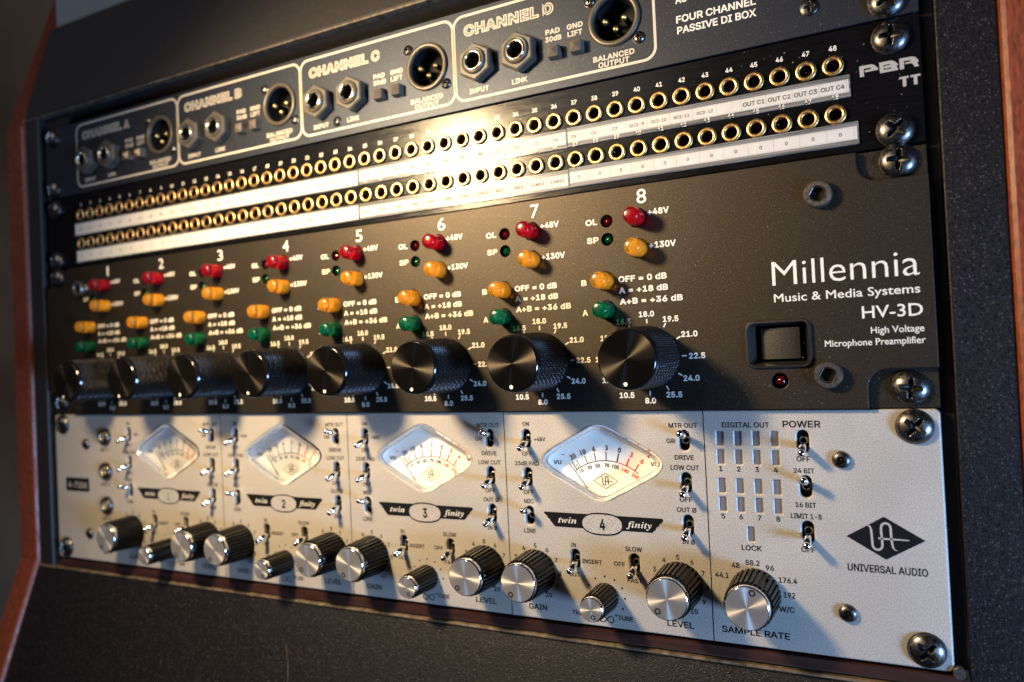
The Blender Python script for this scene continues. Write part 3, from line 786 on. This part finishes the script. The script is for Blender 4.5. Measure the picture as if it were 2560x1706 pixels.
# ================================================================== 5. silver unit with meters
ua = empty('silver_preamp', 'silver two-space preamplifier panel with four diamond meters, toggles and bright knobs', 'microphone preamplifier', (0, 0, 0))
CH = [-258.3+86.1*i for i in range(4)]    # offset of each channel from channel four measured coordinates
CH = [86.1*(i-3) for i in range(4)]
TOG = [(86.2, 76.6, -1, 8.1), (86.2, 60.3, -1, 8.1), (86.2, 43.9, 1, 8.1), (154.2, 76.6, 1, 8.1), (154.2, 60.2, -1, 8.1), (154.2, 43.8, -1, 8.1), (106.4, 27.0, -1, 8.1), (131.9, 27.3, -1, 7.6)]
TOGR = [(197.3, 76.7, -1, 8.3), (197.5, 60.4, 1, 8.2), (197.45, 44.0, -1, 8.2)]
MDP = [(88.4, 67.3), (119.3, 83.8), (150.2, 67.0), (119.4, 50.3)]
def meter_outline(dx, ins=0.0):
    c = (119.4, 67.0)
    base = fillet(MDP, [6.4, 10.5, 6.4, 10.5], 8)
    out = []
    n = len(base)
    for i in range(n):
        a = Vector(base[i-1]); b = Vector(base[(i+1) % n]); d = (b-a).normalized(); nn = Vector((-d.y, d.x))
        p = Vector(base[i])
        if nn.dot(Vector(c)-p) < 0: nn = -nn
        q = p+nn*ins; out.append((q.x+dx, q.y))
    return out
outl = [rrect(-241.0, 241.0, .4, 88.1, 1.9, 5)]
for dx in CH:
    outl.append(meter_outline(dx))
    for x, z, u, h in TOG: outl.append(slot(x+dx, z, 4.2, h))
for x, z, u, h in TOGR: outl.append(slot(x, z, 4.2, h))
WIN = []
for r, zt in enumerate((80.2, 73.2, 62.4, 55.4)):
    for c in range(4): WIN.append((166.6+6.62*c, zt))
WIN.append((176.4, 44.6))
for x, z in WIN: outl.append(rrect(x, x+2.45, z-5.25, z, .3, 2))
for z in (75.0, 54.7, 34.5, 14.3): outl.append(circ(-192.4, z, 4.6, 24))
put('faceplate', plate('silver_faceplate_mesh', outl, 0, 2.6, [MT['ua_panel']], .6, 2), ua)
# dark chassis behind the slots
ME_LEV = {}
for u in (1, -1):
    mb = MB()
    tip = (0, -6.2, 3.3*u); piv = (0, 5.5, 0)
    mb.tube(piv, tip, 1.05, 1.3, 14); mb.ball(tip, 1.42, 16, 10)
    ME_LEV[u] = mb.mesh('toggle_lever_mesh', [MT['chrome']])
ME_SB = MB().box(-3.6, 3.6, 5.0, 6.0, -5.6, 5.6).box(-3.6, -3.2, 2.5, 5, -5.6, 5.6).box(3.2, 3.6, 2.5, 5, -5.6, 5.6).mesh('toggle_body_mesh', [MT['bore']])
ME_COL = MB().lathe([(1.95, -4.9), (1.95, -3.0), (1.4, -2.4), (1.0, -2.4)], 20).mesh('toggle_collar_mesh', [MT['gun_steel']])
def toggle(x, z, u):
    t = put('toggle_switch', ME_SB, ua, (x, 0, z))
    put('lever', ME_LEV[u], t); put('collar', ME_COL, t)
for dx in CH:
    for x, z, u, h in TOG: toggle(x+dx, z, u)
for x, z, u, h in TOGR: toggle(x, z, u)
ME_WIN = plate('window_mesh', [rrect(.05, 2.4, -5.2, -.05, .25, 2)], .6, .8, [MT['window']])
for x, z in WIN: put('indicator_window', ME_WIN, ua, (x, 0, z))

def fluted(R0, R1, H, n, depth):
    vs = []; fs = []; per = 10; m = n*per; hs = [0, .4, H*.5, H-.5, H]
    for j, h in enumerate(hs):
        for i in range(m):
            t = 2*PI*i/m; ph = (i % per)/per
            g = 1.0 if (ph < .38) else 0.0
            r = R0+(R1-R0)*h/H - depth*g*(1 if h > 1.0 or True else 0)
            if j in (0,): r -= .2
            if j == 4: r -= .35
            vs.append((r*math.cos(t), -h, r*math.sin(t)))
    for j in range(len(hs)-1):
        for i in range(m): fs.append((j*m+i, j*m+(i+1) % m, (j+1)*m+(i+1) % m, (j+1)*m+i))
    mb = MB().add(vs, fs, 0, False)
    mb.disc(R1-.4, H, 60)
    return mb
def radial_face(R, h, n=72, k=6):
    fv = [(0, -h, 0)]; ff = []
    for j in range(1, k+1):
        r = R*j/k
        for i in range(n): fv.append((r*math.cos(2*PI*i/n), -h, r*math.sin(2*PI*i/n)))
    for i in range(n): ff.append((0, 1+i, 1+(i+1) % n))
    for j in range(k-1):
        for i in range(n): ff.append((1+j*n+i, 1+(j+1)*n+i, 1+(j+1)*n+(i+1) % n, 1+j*n+(i+1) % n))
    return MB().add(fv, ff)
ME_FL = fluted(9.35, 8.6, 15.8, 30, .85).mesh('fluted_knob_mesh', [MT['fluted']])
ME_FR = sharp(MB().lathe([(7.9, 15.6), (7.9, 17.2), (7.75, 17.75), (7.4, 18.0)], 72).mesh('knob_rim_mesh', [MT['turned_rim']]), 60)
ME_FF = radial_face(7.4, 18.0).mesh('knob_disc_mesh', [MT['turned']])
ME_FS = fluted(5.75, 5.3, 15.2, 22, .6).mesh('fluted_small_knob_mesh', [MT['fluted']])
ME_FSR = sharp(MB().lathe([(4.85, 15.0), (4.85, 16.4), (4.7, 16.8), (4.45, 17.0)], 56).mesh('small_knob_rim_mesh', [MT['turned_rim']]), 60)
ME_FSF = radial_face(4.45, 17.0, 56, 4).mesh('small_knob_disc_mesh', [MT['turned']])
def ring_mark(R, w, h):
    return MB().lathe([(R, h), (R, h+.06), (R-w, h+.06), (R-w, h)], 28).mesh('pointer_ring_mesh', [MT['print_black']])
ME_PR = ring_mark(1.15, .48, 18.0); ME_PRS = ring_mark(.95, .42, 17.0)
ME_SET = MB().lathe([(.01, .15), (1.0, .15), (1.05, 0), (1.05, -.6)], 14).mesh('set_screw_mesh', [MT['hole']])
def knob(x, z, ang, small=False, name='level_knob'):
    t = put(name, ME_FS if small else ME_FL, ua, (x, 0, z), rot=(0, math.radians(ang*.5), 0))
    put('rim', ME_FSR if small else ME_FR, t); put('turned_disc', ME_FSF if small else ME_FF, t)
    a = math.radians(ang); r = 2.9 if small else 5.9
    pr = put('pointer_ring', ME_PRS if small else ME_PR, t)
    a2 = a-math.radians(ang*.5); pr.location = Vector((r*math.sin(a2), 0, r*math.cos(a2)))*MMS
    if not small:
        put('set_screw', ME_SET, t, (9.1*math.sin(.5), -3.6, 9.1*math.cos(.5)), rot=(-PI/2, .0, 0))

# meter parts
ACX, ACZ, AR = 119.4, 45.1, 22.0
def meter(dx):
    wall_in = meter_outline(dx, .15)
    # housing walls from the panel back to the dial
    inn = meter_outline(dx, 0.9)
    n = len(wall_in)
    mb = MB()
    lo = [(x, .2, z) for x, z in meter_outline(dx, .02)]; l1 = [(x, 1.6, z) for x, z in meter_outline(dx, .5)]; l2 = [(x, 6.3, z) for x, z in meter_outline(dx, .9)]
    vs = lo+l1+l2
    mb.add(vs, [(j*n+i, j*n+(i+1) % n, (j+1)*n+(i+1) % n, (j+1)*n+i) for j in range(2) for i in range(n)], 0, False)
    for v_ in range(len(mb.v)): mb.v[v_] = (mb.v[v_][0]-119.4-dx, mb.v[v_][1], mb.v[v_][2]-67)
    m = put('level_meter', mb.mesh('meter_housing_mesh', [MT['meter_wall']]), ua, (119.4+dx, 0, 67))
    L = (-119.4-dx, 0, -67)
    card = [(x, z) for x, z in meter_outline(dx, .6)]
    put('dial_card', plate('dial_card_mesh', [card], 6.0, .5, [MT['dial']]), m, L)
    # raised clear rim
    o = meter_outline(dx, -.1); a_ = meter_outline(dx, .35); b_ = meter_outline(dx, 1.3); c_ = meter_outline(dx, 1.9)
    vs = [(x, 0.0, z) for x, z in o]+[(x, -.75, z) for x, z in a_]+[(x, -.95, z) for x, z in b_]+[(x, -.3, z) for x, z in c_]+[(x, .9, z) for x, z in c_]+[(x, .9, z) for x, z in meter_outline(dx, .1)]
    mb = MB().add(vs, [(j*n+i, j*n+(i+1) % n, (j+1)*n+(i+1) % n, (j+1)*n+i) for j in range(5) for i in range(n)]+[(5*n+i, 5*n+(i+1) % n, (i+1) % n, i) for i in range(n)], 0, False)
    put('clear_bezel', mb.mesh('clear_bezel_mesh', [MT['clear']]), m, L)
    put('glass_pane', plate('glass_pane_mesh', [meter_outline(dx, 1.9)], .35, 0, [MT['glass']]), m, L)
    # scale
    mb = MB()
    P = lambda r, d: (ACX+dx+r*math.sin(math.radians(d)), ACZ+r*math.cos(math.radians(d)))
    ribbon(mb, [P(AR, -37.8+i*51.4/24) for i in range(25)], .34, 0)
    ribbon(mb, [P(AR, 15+i*24.6/10) for i in range(11)], .42, 1)
    for d, ex, mi, w in ((-35.2, 4.0, 0, .32), (-32.8, 2.2, 0, .22), (-30.2, 3.2, 0, .26), (-20.9, 3.4, 0, .3), (-10.7, 3.5, 0, .3), (1.1, 3.5, 0, .3), (13.4, 3.7, 0, .34), (24.2, 3.4, 1, .4), (34.6, 3.3, 1, .4)):
        line(mb, P(AR, d), P(AR+ex, d), w*1.35, mi)
    for s_, x, z, h, mi in (('20', 105.4, 67.7, 1.9, 0), ('10', 110.0, 69.6, 1.9, 0), ('6', 114.7, 71.0, 1.9, 0), ('3', 120.2, 71.5, 1.9, 0), ('0', 125.6, 70.6, 1.9, 0), ('3', 130.4, 69.0, 1.9, 1), ('6', 134.7, 66.4, 1.9, 1),
                        ('10', 109.0, 61.9, 1.45, 0), ('30', 112.6, 63.4, 1.45, 0), ('50', 116.1, 64.2, 1.45, 0), ('70', 120.0, 64.4, 1.45, 0), ('100', 123.7, 63.9, 1.45, 0), ('140', 127.6, 62.5, 1.45, 1), ('200', 131.6, 60.4, 1.45, 1)):
        d = -math.atan2(x-ACX, z-ACZ)*(.85)
        text(mb, s_, x+dx, None, z-(.1 if h > 1.7 else 0), h*1.12, 'dial', mi, ang=d)
    text(mb, 'VU', 95.9+dx, 99.6+dx, 65.2, 1.7, 'bold', 0); text(mb, 'VU', 138.6+dx, 141.8+dx, 65.4, 1.7, 'semi', 0)
    text(mb, '+', 138.0+dx, None, 68.4, 2.2, 'semi', 1); line(mb, (99.6+dx, 69.3), (101.2+dx, 69.2), .25, 0)
    # diamond emblem with monogram
    cx, cz = 119.2+dx, 58.7
    ribbon(mb, [(cx-5.3, cz), (cx, cz+3.15), (cx+5.3, cz), (cx, cz-3.15)], .32, 0, closed=True)
    monogram(mb, cx-.35, cz, .235, 0, 1.3)
    put('dial_print', mb.mesh('dial_print_mesh', [MT['print_black'], MT['print_red']]), m, (L[0], 5.9, L[2]))
    mb = MB(); line(mb, (111.8+dx, 54.9), (103.8+dx, 65.9), .2, 0)
    nb = MB().tube((111.8+dx, 4.8, 54.9), (103.6+dx, 4.8, 66.0), .2, .16, 6)
    put('needle', nb.mesh('needle_mesh', [MT['print_black']]), m, L)
def monogram(mb, cx, cz, s, mi, w=1.0, y=0.0):
    """the entwined U and A with a long crossbar"""
    def c(pts, ww): ribbon(mb, [(cx+a*s, cz+b*s) for a, b in pts], [x*s*w for x in ww] if isinstance(ww, list) else ww*s, mi, y)
    st = []
    st += [(-7.2, 6.9), (-5.6, 6.6), (-4.6, 5.6), (-4.2, 4.0), (-4.0, 0), (-3.8, -3.5)]
    for i in range(9):
        a = math.radians(180+180*i/8); st.append((-1.25+2.55*math.cos(a), -4.6+2.7*math.sin(a)))
    st += [(1.35, -2), (1.0, 2), (1.0, 4.6)]
    for i in range(9):
        a = math.radians(180-180*i/8); st.append((3.5+2.5*math.cos(a), 5.4+2.9*math.sin(a)))
    st += [(6.0, 3), (6.2, -2), (6.6, -5.0), (7.4, -6.6), (9.0, -7.2)]
    ww = [.25, .7, 1.1]+[1.25]*(len(st)-6)+[1.1, .7, .25]
    c(st, ww)
    c([(-.6, -.6), (3, -.7), (8, -.75), (15.2, -.85)], [1.0, 1.0, .9, .6])
for i, dx in enumerate(CH):
    meter(dx)
    knob(88.2+dx, 20.4, 214, name='gain_knob'); knob(119.0+dx, 12.8, 163, True, 'tube_blend_knob'); knob(149.5+dx, 20.4, 218, name='level_knob')
    # badge
    wing = [(93.2, 45.9), (96.0, 45.95), (144.2, 45.8), (144.5, 45.2), (143.9, 44.2), (142.9, 43.6), (142.5, 42.7), (141.6, 42.2), (141.2, 41.2), (140.4, 40.6), (139.9, 40.0), (98.4, 39.9), (97.2, 40.6), (96.9, 41.3), (96.0, 42.0), (95.7, 42.9), (94.8, 43.4), (94.4, 44.3), (93.5, 44.9), (93.1, 45.4)]
    wing = [(x+dx, z) for x, z in wing]
    bad = put('badge', plate('badge_mesh', [wing], YP, 0, [MT['print_black']]), ua)
    put('badge_oval', plate('badge_oval_mesh', [oval(118.9+dx, 42.15, 9.1, 4.6)], YP*1.9, 0, [MT['print_black']]), bad)
    put('badge_field', plate('badge_field_mesh', [oval(118.9+dx, 42.15, 8.5, 4.0)], YP*2.6, 0, [MT['ua_panel']]), bad)
    mb = MB()
    text(mb, 'twin', 99.6+dx, 107.8+dx, 41.7, 1.75, 'serif', 0); text(mb, 'finity', 129.2+dx, 139.8+dx, 41.6, 1.75, 'serif', 0)
    text(mb, str(i+1), (117.9 if i else 118.5)+dx, (120.3 if i else 119.4)+dx, 40.0, 4.5, 'bold', 1)
    put('badge_text', mb.mesh('badge_text_mesh', [MT['print_cream'], MT['print_black']]), bad, (0, YP*3.3, 0))
    mb = MB()
    h = 1.85
    def tt(s_, a_, b_, z_, hh=h, st='reg'): text(mb, s_, a_+dx, b_+dx, z_, hh, st)
    tt('ON', 84.8, 88.0, 82.0); tt('+48V', 90.0, 95.3, 75.6, 1.75); tt('OFF', 84.0, 88.8, 69.3); tt('15dB PAD', 80.5, 91.7, 65.2); tt('OFF', 84.0, 88.8, 53.0)
    tt('MIC', 84.0, 88.5, 49.1); tt('LINE', 83.4, 88.9, 36.5)
    tt('MTR OUT', 148.4, 159.5, 81.5); tt('GR', 147.3, 150.8, 75.5); tt('DRIVE', 150.3, 157.7, 69.1); tt('LOW CUT', 148.4, 159.5, 65.2); tt('OFF', 151.4, 156.3, 52.9)
    tt('OUT Ø', 150.1, 157.7, 48.9); tt('IN Ø', 151.6, 156.4, 36.6)
    tt('IN', 104.8, 107.0, 32.0, 1.7); tt('INSERT', 109.4, 118.1, 25.7, 1.75); tt('OUT', 103.4, 108.0, 19.8, 1.7)
    tt('OFF', 123.2, 128.0, 25.7, 1.85); tt('SLOW', 128.3, 135.3, 32.1, 1.85); tt('FAST', 128.6, 134.8, 19.6, 1.8)
    tt('TUBE', 123.9, 130.3, 4.0, 1.9); tt('TRANS', 104.0, 112.5, 4.0, 1.9)
    tt('GAIN', 84.1, 92.5, 4.2, 2.4); tt('LEVEL', 144.1, 154.6, 4.2, 2.4)
    inf = []
    for q in range(33):
        a = 2*PI*q/32; dd = 1+math.sin(a)**2; inf.append((119.1+dx+2.9*math.cos(a)/dd*1.05, 3.7+3.6*math.sin(a)*math.cos(a)/dd))
    ribbon(mb, inf, .38)
    for q in range(11):
        a = math.radians(-150+30*q); 
        poly(mb, [(119.0+dx+8.25*math.sin(a)+.42*math.cos(t), 12.75+8.25*math.cos(a)+.42*math.sin(t)) for t in [2*PI*w/12 for w in range(12)]])
    for kx in (88.2, 149.45):
        for q in range(11):
            a = math.radians(-150+30*q)
            text(mb, str(q), kx+dx+10.95*math.sin(a), None, 20.4+10.9*math.cos(a)-.95, 1.9, 'reg')
    put('lettering', mb.mesh('silver_channel_lettering', [MT['print_black']]), ua, (0, YP, 0))
    mb = MB(); line(mb, (162.0+dx, .6), (162.0+dx, 87.9), .32)
    put('divider_line', mb.mesh('divider_mesh', [MT['print_black']]), ua, (0, YP, 0))
# digital section
knob(178.0, 20.3, 20, name='sample_rate_knob')
mb = MB()
for s_, a_, b_, z_, hh in (('DIGITAL OUT', 169.0, 186.0, 81.7, 1.95), ('POWER', 190.7, 203.6, 81.8, 2.45), ('OFF', 194.9, 199.5, 69.5, 1.9), ('24 BIT', 193.7, 200.7, 65.3, 1.8), ('16 BIT', 193.7, 200.7, 53.0, 1.8), ('LIMIT 1-8', 191.9, 202.3, 48.9, 1.85),
                      ('OFF', 194.9, 199.6, 36.9, 1.9), ('LOCK', 173.9, 181.2, 36.0, 1.95), ('SAMPLE RATE', 165.2, 189.5, 4.5, 2.4),
                      ('44.1', 163.6, 168.6, 25.0, 2.0), ('48', 169.9, 172.8, 29.1, 2.0), ('88.2', 175.0, 180.1, 30.5, 2.0), ('96', 182.2, 185.1, 29.1, 2.0), ('176.4', 186.6, 192.9, 25.1, 2.0), ('192', 188.1, 192.0, 19.8, 2.0), ('W/C', 186.2, 191.5, 14.5, 2.0)):
    text(mb, s_, a_, b_, z_, hh, 'reg')
for q in range(8):
    text(mb, str(q+1), 167.7+6.6*(q % 4), None, 65.2 if q < 4 else 47.3, 1.95, 'reg')
put('lettering', mb.mesh('digital_lettering', [MT['print_black']]), ua, (0, YP, 0))
dia = put('emblem', plate('emblem_mesh', [[(210.1, 43.6), (222.3, 51.05), (234.6, 43.6), (222.3, 36.3)]], YP, 0, [MT['print_black']]), ua)
mb = MB(); monogram(mb, 220.6, 43.9, .60, 0)
put('monogram', mb.mesh('monogram_mesh', [MT['ua_panel']]), dia, (0, YP*2, 0))
mb = MB(); text(mb, 'UNIVERSAL AUDIO', 210.0, 234.8, 31.6, 2.6, 'reg')
put('title_lettering', mb.mesh('silver_title_mesh', [MT['print_black']]), ua, (0, YP, 0))
mb = MB()
for q in range(26):
    x, z = random.uniform(150, 238), random.uniform(3, 86); a = random.uniform(-.7, .9); L_ = random.uniform(2, 9); c_ = random.uniform(-.04, .04)
    ribbon(mb, [(x+L_*t*math.cos(a+c_*t*8), z+L_*t*math.sin(a+c_*t*8)) for t in [k/6 for k in range(7)]], .045)
put('scratches', mb.mesh('scratches_mesh', [mat('bright_scratch', (.75, .74, .72), .35, metal=.6)]), ua, (0, YP*.5, 0), kind='stuff')
# left section
ME_IJ = sharp(MB().lathe([(5.1, 0), (5.1, 1.4), (4.6, 2.1), (3.9, 2.1), (3.5, 1.5), (3.3, -7)], 36).mesh('instrument_jack_mesh', [MT['black_steel']]), 40)
ME_IR = MB().lathe([(3.35, 1.0), (3.35, 1.9), (2.9, 2.2), (2.6, 1.7), (2.5, -6)], 30).mesh('inner_ring_mesh', [MT['nickel']])
for q, z in enumerate((75.0, 54.7, 34.5, 14.3)):
    j = put('instrument_socket', ME_IJ, ua, (-192.4, 0, z)); put('inner_ring', ME_IR, j); put('bore', ME_JB, j, scale_note=0) if False else put('bore', ME_TB, j)
mb = MB()
for q, z in enumerate((66.2, 45.7, 25.4, 5.0)): text(mb, 'INST %d' % (q+1), -198.0, -190.0, z, 1.9, 'reg')
put('lettering', mb.mesh('instrument_lettering', [MT['print_black']]), ua, (0, YP, 0))
bx_ = put('model_plate', plate('model_plate_mesh', [rrect(-231.8, -209.4, 41.4, 49.6, .6, 3)], YP, 0, [MT['print_black']]), ua)
mb = MB(); text(mb, '4-710d', -229.5, -212.0, 43.6, 3.8, 'semi')
put('model_text', mb.mesh('model_text_mesh', [MT['print_grey']]), bx_, (0, YP*2, 0))
for x, z in ((209.8, 70.4), (209.3, 16.5), (-210.5, 70.4), (-209.8, 16.5)): put('button_head_screw', ME_BUTTON_SCREW, ua, (x, 0, z))
rack_screws(ua, 0, (-232.8, 233.2), (82.2, 6.8))

fb = MB(); pts = []
for q in range(15):
    t = q/14; z = -26-62*t; y = -1.9+(z+6.9)*56.1/158.1-.35
    pts.append((-44+9*t-10*(t-.5)**2+1.2*math.sin(t*9), y, z))
for a_, b_ in zip(pts, pts[1:]): fb.tube(a_, b_, .12, .12, 6, cap=False)
o = put('fibre', fb.mesh('fibre_mesh', [MT['bright_edge']])); o['label'] = 'thin curved hair lying on the dark lower board'; o['category'] = 'hair'
# ================================================================== dust on the dark panels
mb = MB()
def fleck(x, y, z, r):
    a = random.uniform(0, PI); e = random.choice((1, 1, 1.3, 2.2))
    pts = []
    for q in range(5):
        t = 2*PI*q/5+a; dx = r*math.cos(t)*e; dz = r*math.sin(t); pts.append((x+dx*math.cos(a)-dz*math.sin(a), y, z+dx*math.sin(a)+dz*math.cos(a)))
    mb.add(pts, [(0, 1, 2, 3, 4)])
for q in range(150): fleck(random.triangular(-60, 241, 220), .25-.12, random.uniform(179, 221.5), random.uniform(.05, .16))
for q in range(110):
    x, z = random.triangular(0, 240, 215), random.uniform(104, 166)
    fleck(x, YH-.1, z, random.uniform(.05, .13))
for q in range(60): fleck(random.uniform(150, 225), YH-.1, random.uniform(89.5, 104), random.uniform(.05, .12))
for q in range(90): fleck(random.uniform(60, 240), -.1, random.uniform(223.5, 262), random.uniform(.05, .11))
dust = put('dust', mb.mesh('dust_mesh', [MT['dust']]), kind='stuff')
dust['label'] = 'pale dust flecks lying on the black panels'; dust['category'] = 'dust'
print('objects', len(bpy.data.objects))
